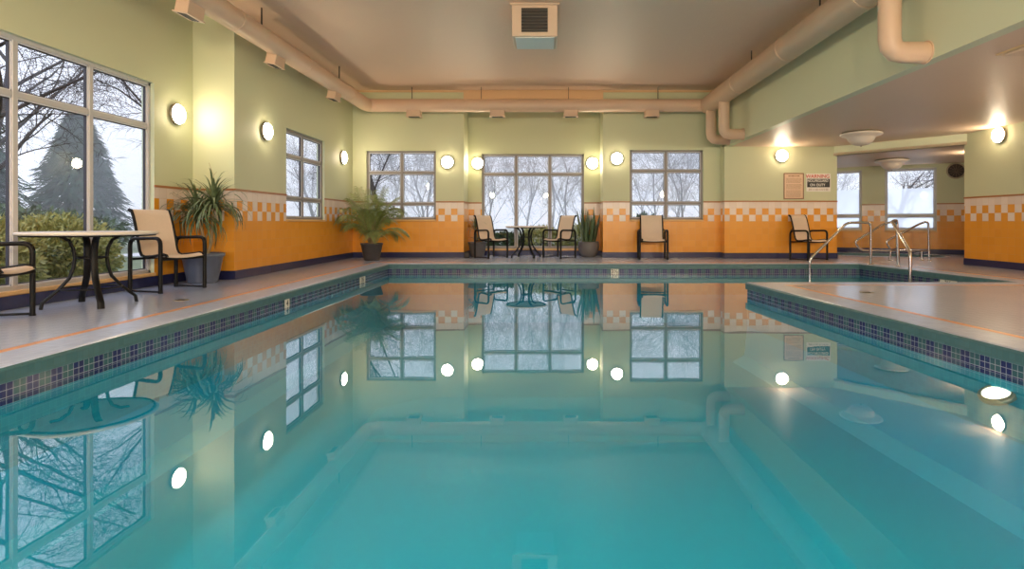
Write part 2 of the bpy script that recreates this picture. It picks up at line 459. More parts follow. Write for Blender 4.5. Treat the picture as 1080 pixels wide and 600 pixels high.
m = MB(); ring(m, P1, P2, 0); n_trim += 1; struct(m.build('trim_%d' % n_trim, M_ORANGELINE))
# coping: pale mosaic top, rounded nose, teal face
m = MB(); E = offset(POOL, -.018)
ring(m, offset(POOL, .012), P1, 0, 0)
N = len(POOL)
def skirt(m, poly_a, za, poly_b, zb, mi):
    u = 0; n = len(poly_a)
    for i in range(n):
        j = (i+1) % n; L = (Vector(poly_a[j])-Vector(poly_a[i])).length
        m.quad((*poly_a[j], za), (*poly_a[i], za), (*poly_b[i], zb), (*poly_b[j], zb), mi, [(u+L, za), (u, za), (u, zb), (u+L, zb)])
        u += L
skirt(m, offset(POOL, .012), 0, offset(POOL, -.010), -.006, 0)
skirt(m, offset(POOL, -.010), -.006, E, -.022, 1)
skirt(m, E, -.022, E, -.095, 1); skirt(m, E, -.095, POOL, -.10, 1)
struct(m.build('pool_coping', [M_COPE, M_TEALFACE]))
m = MB(); skirt(m, POOL, -.10, POOL, -.226, 0); struct(m.build('pool_tile_band', M_BAND))
# basin
WZ = -.19; FZ = -1.12
m = MB(); skirt(m, POOL, -.226, POOL, -.60, 1); skirt(m, POOL, -.60, offset(POOL, -.03), FZ+.12, 0); 
skirt(m, offset(POOL, -.03), FZ+.12, offset(POOL, -.14), FZ, 0)
HOP = [(-1.75, .9), (1.75, .9), (1.75, 5.9), (1.3, 6.3), (-1.3, 6.3), (-1.75, 5.9)]
HOP2 = [(-1.5, 1.2), (1.5, 1.2), (1.5, 5.3), (1.1, 5.7), (-1.1, 5.7), (-1.5, 5.3)]
poly_fill(m, [offset(POOL, -.14), HOP], FZ, 0)
skirt(m, HOP, FZ, HOP2, FZ-.06, 0); poly_fill(m, [HOP2], FZ-.06, 0)
struct(m.build('pool_basin', [M_PLASTER, M_UWTILE]))
m = MB(); poly_fill(m, [offset(POOL, -.002)], WZ)
w = m.build('pool_water', M_WATER); tag(w, 'still turquoise pool water mirroring the windows and lamps', 'water', kind='stuff')
# spa tub
def scl(P, f):
    cx = sum(p[0] for p in P)/len(P); cy = sum(p[1] for p in P)/len(P); return [(cx+(x-cx)*f, cy+(y-cy)*f) for x, y in P]
m = MB(); TI = scl(TUB, .93); skirt(m, TUB, 0, scl(TUB, .995), .012, 0); ring(m, TI, scl(TUB, .995), .012, 0)
skirt(m, TI, .012, TI, -.12, 1); skirt(m, TI, -.12, scl(TUB, .86), -.5, 2); skirt(m, scl(TUB, .86), -.5, scl(TUB, .6), -.52, 2); skirt(m, scl(TUB, .6), -.52, scl(TUB, .55), -.9, 2)
poly_fill(m, [scl(TUB, .55)], -.9, 2)
struct(m.build('spa_tub', [M_COPE, M_TEALFACE, M_PLASTER]))
m = MB(); poly_fill(m, [scl(TUB, .929)], -.05); w = m.build('spa_water', M_WATER)
tag(w, 'small patch of blue hot tub water in the floor behind the handrails', 'water', kind='stuff')

# ceilings
m = MB()
m.box(-5.19, 4.08, -4.1, 13.95, 3.83, 3.95)
struct(m.build('ceiling', M_CEIL))
m = MB(); m.box(-4.44, -4.40, 8.1, 13.05, 3.79, 3.83); m.box(-4.40, 4.0, 13.01, 13.05, 3.79, 3.83)
n_trim += 1; struct(m.build('trim_%d' % n_trim, M_TRIMTAN))
m = MB(); m.box(-1.89, 1.305, 13.0, 13.25, 3.64, 3.83); n_trim += 1; struct(m.build('trim_%d' % n_trim, M_TRIMTAN))
# fascia over the opening to the low area
m = MB(); m.box(4.0, 4.14, -4.0, 12.9, 2.51, 3.97); struct(m.build('wall_fascia', M_PAINT))
A_, B_, C_ = (6.45, 12.74), (7.255, 11.805), (8.06, 10.87)
LOW = [(4.14, -4.1), (8.15, -4.1), (8.15, 10.87), C_, B_, A_, (6.45, 12.85), (4.14, 12.85)]
def slab(name, P, z0, z1, mt):
    m = MB(); poly_fill(m, [P], z0, 0, flip=True); poly_fill(m, [P], z1, 0); skirt(m, P, z1, P, z0, 0)
    return struct(m.build(name, mt))
slab('ceiling_low', LOW, 2.51, 2.62, M_CEIL2)
SPAC = [(6.4, 12.8), A_, B_, C_, (8.2, 10.87), (11.0, 13.95), (6.4, 16.7)]
slab('ceiling_spa', SPAC, 2.30, 2.36, M_CEIL2)
HEAD = [A_, B_, C_, (8.14, 10.94), (6.53, 12.81)]
slab('wall_header', HEAD, 2.30, 2.51, M_PAINT)

# windows
def window(idx, wname, hole, mulls, trans, frost=None, sill=True):
    a, b = WALLS[wname]; p0 = Vector((*a, 0)); d = (Vector((*b, 0))-p0).normalized(); n = Vector((d.y, -d.x, 0))
    M = Matrix.Translation(p0) @ Matrix(((d.x, n.x, 0, 0), (d.y, n.y, 0, 0), (0, 0, 1, 0), (0, 0, 0, 1)))
    u0, u1, z0, z1 = hole; w = .028; y0, y1 = .045, .115
    m = MB()
    for (c, e) in ((u0, u0+.045), (u1-.045, u1)): m.rbox(c, e, y0, y1, z0, z1, .004, 0, M, 1)
    for (c, e) in ((z0, z0+.045), (z1-.045, z1)): m.rbox(u0, u1, y0, y1, c, e, .004, 0, M, 1)
    for u in mulls: m.rbox(u-w, u+w, y0+.003, y1-.003, z0+.02, z1-.02, .004, 0, M, 1)
    for z in trans: m.rbox(u0+.02, u1-.02, y0+.006, y1-.004, z-w, z+w, .004, 0, M, 1)
    fr = struct(m.build('window_%d' % idx, M_ALU if wname == 'wall_left_near' or 'spa' in wname else M_ALUD))
    # white bead and dark gasket round every pane
    us = [u0+.045-w]+list(mulls)+[u1-.045+w]; zs = [z0+.045-w]+list(trans)+[z1-.045+w]
    bd = MB(); gk = MB()
    for i in range(len(us)-1):
        for j in range(len(zs)-1):
            ua, ub, za, zb = us[i]+w, us[i+1]-w, zs[j]+w, zs[j+1]-w
            for q, t, mb, ya in ((0, .012, bd, .062), (.012, .008, gk, .070)):
                A, B, Cc, D = ua+q, ub-q, za+q, zb-q
                mb.box(A, A+t, ya, .10, Cc, D, 0, M); mb.box(B-t, B, ya, .10, Cc, D, 0, M)
                mb.box(A, B, ya, .10, Cc, Cc+t, 0, M); mb.box(A, B, ya, .10, D-t, D, 0, M)
    bd.build('bead', M_ALUW, fr); gk.build('gasket', M_GASKET, fr)
    g = MB(); g.quad(M @ Vector((u0+.03, .084, z0+.03)), M @ Vector((u1-.03, .084, z0+.03)), M @ Vector((u1-.03, .084, z1-.03)), M @ Vector((u0+.03, .084, z1-.03))); g.build('glass_pane', M_GLASS, fr)
    if frost:
        g = MB()
        for (c, e) in frost: g.quad(M @ Vector((u0+.05, .079, c)), M @ Vector((u1-.05, .079, c)), M @ Vector((u1-.05, .079, e)), M @ Vector((u0+.05, .079, e)))
        g.build('privacy_film', M_FROST, fr)
    if sill:
        g = MB(); g.rbox(u0-.01, u1+.01, -.02, y0, z0-.035, z0+.004, .005, 0, M, 1); g.build('window_sill', M_SILL, fr)
    return fr
h = HOLES['wall_left_near'][0]; window(1, 'wall_left_near', h, [h[0]+.045+.91*i-.01 for i in range(1, 5)], [2.04])
h = HOLES['wall_left_near'][1]; window(2, 'wall_left_near', h, [h[0]+.92*i for i in range(1, 5)], [2.04])
h = HOLES['wall_left_far'][0]; window(3, 'wall_left_far', h, [(h[0]+h[1])/2+.06], [1.235, 1.975])
h = HOLES['wall_back_left'][0]; window(4, 'wall_back_left', h, [(h[0]+h[1])/2], [1.235, 1.95])
h = HOLES['wall_niche_back'][0]; window(5, 'wall_niche_back', h, [h[0]+.83, h[0]+1.65], [1.98])
h = HOLES['wall_back_middle_right'][0]; window(6, 'wall_back_middle_right', h, [(h[0]+h[1])/2], [1.25, 1.99])
h = HOLES['wall_spa_back'][0]; window(7, 'wall_spa_back', h, [], [.98], [(.64, 1.69)])
h = HOLES['wall_spa_back'][1]; window(8, 'wall_spa_back', h, [], [.98], [(.64, 1.69)])

for i, h in enumerate(HOLES['wall_rear']): window(9+i, 'wall_rear', h, [(h[0]*2+h[1])/3, (h[0]+2*h[1])/3], [2.0])  # rear windows, out of view, added for extra daylight fill

# ------------------------------------------------------------------ wall lamps
def dome_prof(r, hgt, n=8): return [(r*math.cos(PI/2*i/n), hgt*math.sin(PI/2*i/n)) for i in range(n)]+[(.0005, hgt)]
M_FILLREAR = mat('added rear fill lamp diffuser', srgb(255, 240, 214), .3, emit=LAMPC, es=860)  # for the unseen rear lamps, added as strong ambient fill
M_FILLSIDE = mat('glowing lamp diffuser, side walls', srgb(255, 240, 214), .3, emit=LAMPC, es=330)  # for the unseen side lamps, added to lift the ambient light
M_LAMPD = mat('softly glowing lamp diffuser', srgb(255, 240, 214), .3, emit=LAMPC, es=46)
def relamp(o, mt):
    for c in o.children:
        if c.name.startswith('diffuser'):
            c.data = c.data.copy(); c.data.materials.clear(); c.data.materials.append(mt)
def make_lamp():
    t = thing('wall_lamp', '', 'lamp')
    # local: wall plane is z=0, pointing +z
    m = MB(); m.lathe([(.0, 0), (.142, 0), (.146, .015), (.144, .035), (.132, .042)], 28); m.build('bezel', M_LAMPRIM, t)
    m = MB(); m.lathe([(.132, .036)]+[(r, z+.036) for r, z in dome_prof(.132, .065)], 24); m.build('diffuser', M_LAMP, t)
    return t
LAMP0 = make_lamp(); lamp_used = False
def lamp(x, y, z, nx, ny, label, mt=None):
    global lamp_used
    o = LAMP0 if not lamp_used else copy_tree(LAMP0); lamp_used = True
    o.location = (x, y, z)
    o.rotation_euler = Vector((nx, ny, 0)).to_track_quat('Z', 'Y').to_euler()
    o['label'] = label; o['group'] = 'round wall lamps around the pool room'
    if mt: relamp(o, mt)
    return o
lamp(-5.03, 7.72, 2.28, 1, 0, 'round lit wall lamp between the big left window and the wall step', M_LAMPD)
lamp(-4.44, 8.98, 2.25, 1, 0, 'round lit wall lamp on left wall above checker tiles, before the left wall window')
lamp(-4.44, 12.38, 2.22, 1, 0, 'small round lit wall lamp on left wall near the far left corner')
lamp(-2.26, 13.05, 2.19, 0, -1, 'round lit wall lamp just right of the back left window')
lamp(-1.66, 13.8, 2.24, 0, -1, 'round lit wall lamp in the niche, left of its three-pane window', M_LAMPD)
lamp(1.12, 13.8, 2.24, 0, -1, 'round lit wall lamp in the niche, right of its window above the snake plant', M_LAMPD)
lamp(1.62, 13.05, 2.27, 0, -1, 'round lit wall lamp left of the back right window')
lamp(5.27, 12.75, 2.30, 0, -1, 'round lit wall lamp above the framed rules notice')
lamp(8.05, 10.08, 2.36, -1, 0, 'round lit wall lamp on the right-hand wall at the photo edge')
dv = Vector((-3.0, 2.68)).normalized()
lamp(9.03, 11.91, 2.19, dv.x, dv.y, 'round lit wall lamp half hidden behind the right-hand wall corner')
for q in ((-3, -4, 0, 1), (0, -4, 0, 1), (3, -4, 0, 1), (6.2, -4, 0, 1), (8.05, 5.5, -1, 0), (8.05, 1.0, -1, 0), (-5.03, 2.3, 1, 0)):  # out-of-view lamps added to fill the room with ambient light
    lamp(q[0], q[1], 2.3, q[2], q[3], 'added unseen fill lamp on the walls beside and behind the viewpoint', M_FILLREAR if q[1] == -4 else M_FILLSIDE)

# ------------------------------------------------------------------ ducts
def arc_path(pts, r=.25, seg=6):
    pts = [Vector(p) for p in pts]; out = [pts[0]]
    for i in range(1, len(pts)-1):
        a = (pts[i-1]-pts[i]).normalized(); b = (pts[i+1]-pts[i]).normalized()
        p0 = pts[i]+a*r; p2 = pts[i]+b*r
        for k in range(seg+1):
            t = k/seg; out.append(p0*(1-t)**2+pts[i]*2*t*(1-t)+p2*t*t)
    out.append(pts[-1]); return out
DZ = 3.42
D = thing('air_duct', 'long cream round air duct running along left, back and right walls under the ceiling', 'air duct', (-4.0, 12.72, DZ))
D_off = Vector((4.0, -12.72, -DZ))
def dpart(m, name, mats, parent=None):
    for i, v in enumerate(m.v): m.v[i] = tuple(Vector(v)+D_off)
    return m.build(name, mats, parent or D)
m = MB(); m.tube(arc_path([(-4.0, -3.9, DZ), (-4.0, 12.72, DZ), (3.5, 12.72, DZ)], .22), .145, 24); dpart(m, 'thin_duct', M_DUCT)
m = MB(); m.tube([(3.61, -3.9, DZ), (3.61, 12.70, DZ), (3.61, 12.78, DZ)], [.195, .195, .12], 28); dpart(m, 'wide_duct', M_DUCT)
for (y, zb) in ((12.45, 2.62), (11.55, 2.60), (5.98, 2.60)):
    m = MB(); m.tube(arc_path([(3.61, y, DZ), (3.61, y, zb), (4.01, y, zb)], .14, 3), .11, 20); dpart(m, 'down_pipe', M_DUCT)
    m = MB(); m.tube([(3.985, y, zb), (3.999, y, zb)], .122, 20); dpart(m, 'pipe_collar', M_DUCT)
for y in (2.2, 4.3, 6.4, 8.5, 10.6):
    m = MB(); m.tube([(-4.0, y-.02+.9, DZ), (-4.0, y+.02+.9, DZ)], .150, 24); dpart(m, 'seam_band', M_DUCT)
    m = MB(); m.tube([(3.61, y-.02, DZ), (3.61, y+.02, DZ)], .200, 28); dpart(m, 'seam_band', M_DUCT)
for x in (-2.0, -.15, 1.7):
    m = MB(); m.tube([(x-.02, 12.72, DZ), (x+.02, 12.72, DZ)], .150, 24); dpart(m, 'seam_band', M_DUCT)
for (x, y) in ((-4.0, 5.2), (-4.0, 8.0), (-4.0, 11.0), (-1.45, 12.72), (.50, 12.72), (-3.0, 12.72), (2.5, 12.72), (3.61, 7.5), (3.61, 10)):
    m = MB(); m.box(x-.006, x+.006, y-.012, y+.012, DZ+.13, 3.86); dpart(m, 'hanger_strap', M_GRILLE)
for y in (4.2, 6.46, 8.5, 10.85):
    m = MB(); Mx = Matrix.Translation((-4.03, y, 3.30)) @ Matrix.Rotation(math.radians(10), 4, 'Y')
    m.rbox(-.075, .075, -.15, .15, -.15, .05, .006, 0, Mx, 1)
    df = dpart(m, 'diffuser', M_DUCT)
    m = MB(); m.box(-.088, .088, -.165, .165, -.158, -.145, 0, Mx); dpart(m, 'flange', M_ACFACE, df)
    m = MB(); m.box(-.05, .05, -.125, .125, -.162, -.156, 0, Mx)
    for k in range(3): m.box(-.035+k*.03, -.030+k*.03, -.125, .125, -.166, -.16, 0, Mx)
    dpart(m, 'grille', M_GRILLE, df)
for x in (-2.95, -1.09, .55, 2.36):
    m = MB(); m.rbox(x-.155, x+.155, 12.63, 12.81, 3.18, 3.34, .006, 0, None, 1); df = dpart(m, 'diffuser', M_DUCT)
    m = MB(); m.box(x-.24, x+.24, 12.60, 12.84, 3.168, 3.18); 
    m = MB(); m.rbox(x-.17, x+.17, 12.615, 12.825, 3.165, 3.182, .003, 0, None, 1); dpart(m, 'flange', M_ACFACE, df)
    m = MB(); m.box(x-.12, x+.12, 12.65, 12.79, 3.160, 3.166); dpart(m, 'grille', M_GRILLE, df)

# ceiling ventilation box
V = thing('ceiling_vent_box', 'boxy cream ventilation unit hanging from main ceiling with louvred front', 'air vent', (-.157, 8.12, 3.375))
m = MB(); m.rbox(-.313, .313, -.30, .30, 0, .45, .012); m.build('housing', M_ACFACE, V)
m = MB(); m.rbox(-.345, .345, -.33, .33, .425, .452, .005, 0, None, 1); m.build('flange', M_ACFACE, V)
m = MB(); m.box(-.185, .185, -.303, -.300, .055, .385); m.build('louver_recess', M_GRILLE, V)
m = MB()
for k in range(7):
    Mx = Matrix.Translation((0, -.308, .085+k*.045)) @ Matrix.Rotation(math.radians(35), 4, 'X'); m.box(-.18, .18, -.016, .016, -.002, .002, 0, Mx)
m.build('louver', mat('louvre blade grey', srgb(120, 112, 104), .5), V)
m = MB(); m.rbox(-.27, .27, -.26, .26, -.012, .002, .003, 0, None, 1); m.build('bottom_panel', M_WHITE, V)
for sx in (-.19, .185):
    m = MB(); m.box(sx-.006, sx+.006, -.308, -.30, .05, .39); m.build('louver_frame', M_ACFACE, V)

# ceiling supply panel in the low ceiling
t = thing('ceiling_panel', 'flat cream supply air panel on low ceiling at top right', 'air vent', (5.0, 5.35, 2.51))
m = MB(); m.rbox(-.42, .42, -.34, .34, -.035, -.001, .008, 0, None, 1); m.build('panel', M_ACFACE, t)
m = MB(); m.rbox(-.47, .47, -.39, .39, -.015, 0, .005, 0, None, 1); m.build('panel_rim', M_TRIMTAN, t)

# unlit bowl ceiling lights
def bowl(x, y, z, label):
    t = thing('bowl_ceiling_light', label, 'ceiling light', (x, y, z), 0, 'unlit glass bowl lights on the low ceiling')
    m = MB(); m.lathe([(.0, -.002), (.33, -.002), (.345, -.02), (.33, -.035), (.0, -.035)], 40); m.build('mounting_ring', M_LAMPRIM, t)
    m = MB(); m.lathe([(.36, -.025), (.365, -.04), (.34, -.06), (.26, -.085), (.235, -.11), (.22, -.15), (.18, -.20), (.12, -.235), (.05, -.25), (.0005, -.252)], 40); m.build('glass_bowl', M_BOWL, t)
    m = MB(); m.lathe([(.0005, -.272), (.014, -.268), (.018, -.255), (.010, -.248)], 16); m.build('finial', M_LAMPRIM, t)
bowl(5.95, 10.75, 2.51, 'unlit frosted bowl ceiling light nearer the pool, on the lower ceiling')
bowl(8.2, 13.5, 2.30, 'unlit frosted bowl ceiling light farther back over the hot tub')

# round wall speaker in the spa
sn = Vector((SBd.y, -SBd.x)).normalized(); sn = -sn if sn.y > 0 else sn
t = thing('wall_speaker', 'round dark brown wall speaker grille right of the hot tub window', 'speaker', (10.26+sn.x*0, 14.24, 2.10))
t.rotation_euler = Vector((sn.x, sn.y, 0)).to_track_quat('Z', 'Y').to_euler()
m = MB(); m.lathe([(.165, 0), (.20, 0), (.205, .02), (.19, .032), (.17, .02)], 36); m.build('rim', mat('cream speaker rim', srgb(170, 156, 130), .4), t)
m = MB(); m.lathe([(.172, .012), (.10, .030), (.0005, .034)], 36); gr = m.build('grille', mat('brown speaker grille', srgb(58, 44, 38), .6, bump=.6, bscale=160), t)
m = MB()
for k in range(12):
    a = PI*2*k/12; m.box(.02, .16, -.003, .003, .030, .036, 0, Matrix.Rotation(a, 4, 'Z'))
m.build('spoke', mat('tan speaker ribs', srgb(120, 96, 80), .5), gr)

# ------------------------------------------------------------------ signs
RX = (PI/2, 0, 0)
t = thing('rules_notice', 'brown framed pool rules notice full of small print, left of the warning sign', 'sign', (5.545, 12.75, 1.622))
m = MB()
for (a, b, c, e) in ((-.225, -.205, -.292, .292), (.205, .225, -.292, .292)): m.rbox(a, b, -.018, -.001, c, e, .003, 0, None, 1)
for (c, e) in ((-.292, -.272), (.272, .292)): m.rbox(-.225, .225, -.018, -.001, c, e, .003, 0, None, 1)
m.build('frame', M_FRAME, t)
m = MB(); m.box(-.206, .206, -.010, -.001, -.273, .273); m.build('paper', M_PAPER, t)
m = MB()
rr = random.Random(3)
for k in range(22):
    z = .17-k*.0195
    if k in (6, 13): continue
    x = -.17
    while x < .15:
        w_ = rr.uniform(.012, .05); m.box(x, min(x+w_, .175), -.0115, -.0102, z, z+.007); x += w_+.008
ln = m.build('print_lines', M_INKB, t); ln['kind'] = 'stuff'
m = MB(); 
x = -.12
for w_ in (.05, .075, .03, .06): m.box(x, x+w_, -.0115, -.0102, .215, .238); x += w_+.012
m.build('heading', M_INKB, t)
t = thing('warning_sign', 'white WARNING sign reading NO LIFEGUARD ON DUTY on a black panel', 'sign', (6.10, 12.75, 1.70))
m = MB(); m.rbox(-.272, .272, -.010, -.001, -.20, .20, .004, 0, None, 1); m.build('board', M_SIGNW, t)
m = MB(); m.rbox(-.255, .255, -.013, -.009, -.105, .085, .002, 0, None, 1); m.build('black_panel', M_SIGNK, t)
text_part('warning_lettering', 'WARNING', .115, M_RED, t, (-.02, -.0115, .138), RX, .95, .0012)
text_part('lettering', 'NO', .082, M_SIGNW, t, (-.195, -.0142, .038), RX, .85); text_part('lettering', 'LIFEGUARD', .082, M_SIGNW, t, (.045, -.0142, .038), RX, .82)
text_part('lettering', 'ON', .082, M_SIGNW, t, (-.135, -.0142, -.055), RX, .9); text_part('lettering', 'DUTY', .082, M_SIGNW, t, (.05, -.0142, -.055), RX, .9)
m = MB(); x = -.22
for k in range(12):
    w_ = rr.uniform(.015, .045); m.box(x, x+w_, -.0115, -.0102, -.145, -.135); m.box(x, x+w_*.8, -.0115, -.0102, -.17, -.16); x += .038
m.build('small_print', M_INKB, t)

# depth markers on the waterline band
def marker(x, y, rz, s, label, w_=.15):
    t = thing('depth_marker', label, 'sign', (x, y, -.148), rz, 'depth marker tiles on the pool edge')
    m = MB(); m.rbox(-w_/2, w_/2, -.006, -.0005, -.052, .048, .003, 0, None, 1); m.build('tile', M_MARK, t)
    text_part('numeral', s, .105, M_INK, t, (0, -.0072, -.002), RX)
marker(-3.085, 6.77, PI/2, '4', 'white depth tile with black 4 on the left pool edge', .12)
marker(-3.085, 9.55, PI/2, '3½', 'white depth tile on the left pool edge near the far corner', .28)
marker(1.34, 11.115, 0, '3½', 'white depth tile with black numeral on the far pool edge', .15)
marker(2.83, 6.72, -PI/2+.07, '4', 'white depth tile on the peninsula edge near its tip', .14)
marker(6.35, 8.98, -PI/2+.1, '3½', 'white depth tile right of the pool handrails', .34)

# underwater lamp in the peninsula wall
t = thing('underwater_light', 'round lit underwater light set in the peninsula side of the pool', 'pool light', (3.0, 3.78, -.34)); t.rotation_euler = (0, -math.radians(28), 0); t.scale = (.62, .80, .8)
m = MB(); m.lathe([(.0, .0), (.155, .0), (.155, .03), (.13, .045), (.118, .035)], 32); m.build('bezel', M_LAMPRIM, t)
m = MB(); m.lathe([(.118, .035), (.09, .045), (.0005, .052)], 32); m.build('lens', M_POOLLAMP, t)
for x in (-1.6, .1, 1.8):  # unseen lights added below the viewpoint so the water glows
    u = copy_tree(t); u.location = (x, .56, -.55); u.rotation_euler = (-PI/2, 0, 0); u.scale = (1, 1, 1); u['label'] = 'added unseen underwater fill light in the near end wall of the pool, below the viewpoint'; u['group'] = 'added underwater fill lights of the near end wall'
    for c in u.children:
        if c.name.startswith('lens'):
            c.data = c.data.copy(); c.data.materials.clear(); c.data.materials.append(M_POOLFILL)
# deck drains
for (x, y, lb) in ((-3.82, 5.95, 'small round floor drain in the left deck by the curved-leg table'), (3.72, 6.6, 'small round floor drain in the peninsula deck')):
    t = thing('floor_drain', lb, 'drain', (x, y, 0), 0, 'deck drains')
    m = MB(); m.lathe([(.048, .0), (.075, .0), (.078, .003), (.05, .004)], 28); m.build('ring', M_LAMPRIM, t)
    m = MB(); m.lathe([(.0, .002), (.05, .002), (.052, .0)], 24)
    for k in range(4): m.box(-.045, .045, -.03+k*.02-.004, -.03+k*.02+.004, .002, .0045)
    m.build('grate', M_GRILLE, t)

# ------------------------------------------------------------------ handrails
def px(x, y, d): return Vector(((x-576)/600*d, d, EYE-(y-234)/600*d))
def rail(name, label, paths, flanges, r=.021, group='stainless handrails'):
    base = Vector(flanges[0]); t = thing(name, label, 'handrail', base, 0, group)
    for i, p in enumerate(paths):
        m = MB(); m.tube([q-base for q in arc_path(p, .09, 5)], r, 12); m.build('rail_tube', M_STEEL, t)
    for f in flanges:
        f = Vector(f)-base; m = MB(); m.lathe([(.0, 0.012), (.03, .012), (.05, .004), (.052, 0)], 20, loc=f); m.build('flange', M_STEEL, t)
d1 = 11.0
rail('pool_handrail', 'curved stainless handrail at left dipping down into the pool water', [[Vector((6.28, d1, 0)), px(918.5, 234.5, d1), px(893, 235, d1), px(854, 273.5, d1), Vector(((854-576)/600*d1, d1, -1.1))]], [(6.28, d1, 0)], .024)
b2 = Vector((6.50, 10.5, 0))
rail('pool_handrail', 'stainless handrail crossing in the middle, sloping right down into the pool', [[b2, Vector((6.47, 10.5, .86)), Vector((6.26, 10.3, .83)), px(960, 266, 9.2), Vector((384/600*9.2, 9.2, -1.1))]], [tuple(b2)], .026)
d3 = 12.15
for (lb, off) in (('stainless loop handrail by the hot tub, left of the pair', 0), ('stainless loop handrail by the hot tub, right of the pair', 1)):
    if off == 0: P_ = [px(946, 274.5, d3), px(946, 233, d3), px(932, 236, d3), px(901, 255, d3), px(908, 264, d3), px(946, 264.5, d3)]; leg = 939
    else: P_ = [px(980, 274.5, d3), px(979, 233, d3), px(971, 235.5, d3), px(934, 254.5, d3), px(940, 264, d3), px(980, 264.5, d3)]; leg = 972
    P_[0].z = 0; lg = px(leg, 264.3, d3); l0 = lg.copy(); l0.z = 0
    rail('spa_handrail', lb, [P_, [l0, lg]], [tuple(P_[0]), tuple(l0)], .022)

# ------------------------------------------------------------------ chairs
def make_chair():
    t = thing('sling_chair', '', 'chair', group='tan sling armchairs with black frames')
    # local: faces -Y, width along X, origin floor centre
    W = .30
    prof = [(.300, .955), (.292, .970), (.262, .962), (.235, .90), (.205, .80), (.175, .68), (.150, .56), (.132, .48), (.105, .432), (.05, .415), (-.05, .420), (-.15, .435), (-.22, .445), (-.262, .436), (-.275, .415)]
    m = MB(); n = 9; vs = []
    for (y, z) in prof:
        for i in range(n):
            x = -W+.055+(2*W-.11)*i/(n-1); sag = .016*(1-(2*i/(n-1)-1)**2)
            vs.append((x, y+(sag if z > .47 else 0), z-(sag if z <= .47 else 0)))
    k = len(prof); off = len(vs)
    vs2 = [(x, y+.004, z-.005) for x, y, z in vs]
    fs = [(i*n+j, i*n+j+1, (i+1)*n+j+1, (i+1)*n+j) for i in range(k-1) for j in range(n-1)]
    m.add(vs, fs, 0, True); m.add(vs2, [tuple(reversed(f)) for f in fs], 0, True); m.build('sling', M_SLING, t)
    for s in (-1, 1):
        m = MB(); m.tube([(s*(W-.055), y+.004, z-.002) for y, z in prof], .016, 8); m.build('sling_rail', M_BLACK, t)
        m = MB(); x = s*W
        m.tube(arc_path([(x, -.235, .0), (x, -.235, .635), (x, .215, .625), (x, .215, .0)], .085, 6), .020, 10, flat=(1.2, 1.0)); m.build('arm_frame', M_BLACK, t)
        m = MB(); m.tube([(x, -.235, .018), (x, .215, .018)], .011, 8); m.build('foot_bar', M_BLACK, t)
        for y in (-.235, .215):
            m = MB(); m.lathe([(.0, 0), (.024, 0), (.026, .012), (.018, .02)], 12, loc=(x, y, 0)); m.build('foot_cap', M_BLACK, t)
        m = MB(); m.box(s*(W-.06), s*W, -.06, -.03, .395, .415) if s > 0 else m.box(-W, -(W-.06), -.06, -.03, .395, .415)
        m.build('seat_bracket', M_BLACK, t)
        m = MB(); m.tube([(s*(W-.055), .20, .80-.13), (s*W, .20, .625)], .011, 8); m.build('back_bracket', M_BLACK, t)
    m = MB(); m.rbox(-W, W, -.245, -.222, .372, .402, .006, 0, None, 1); m.build('front_stretcher', M_BLACK, t)
    m = MB(); m.rbox(-W, W, .205, .226, .372, .400, .006, 0, None, 1); m.build('rear_stretcher', M_BLACK, t)
    m = MB(); m.rbox(-W+.05, W-.05, .285, .305, .935, .955, .006, 0, None, 1); m.build('top_bar', M_BLACK, t)
    return t
CH = make_chair(); first = True
def chair(x, y, fx, fy, label):
    global first
    o = CH if first else copy_tree(CH); first = False
    o.location = (x, y, 0); o.rotation_euler = (0, 0, math.atan2(fx, -fy)); o['label'] = label
chair(-4.62, 4.62, .93, .32, 'tan sling armchair cut off by the left photo edge beside the nearer round table')
chair(-4.56, 6.86, .95, -.26, 'tan sling armchair between the big left window table and the potted dracaena')
chair(-1.27, 13.08, .76, -.65, 'tan sling armchair at left of the small table in the window niche')
chair(.31, 13.08, -.76, -.65, 'tan sling armchair at right of the niche table, beside the snake plant')
chair(2.36, 12.62, -.08, -1, 'lone tan sling armchair facing the pool under the back right window')
chair(5.68, 12.33, .45, -.89, 'tan sling armchair under the framed notice behind the pool handrail')

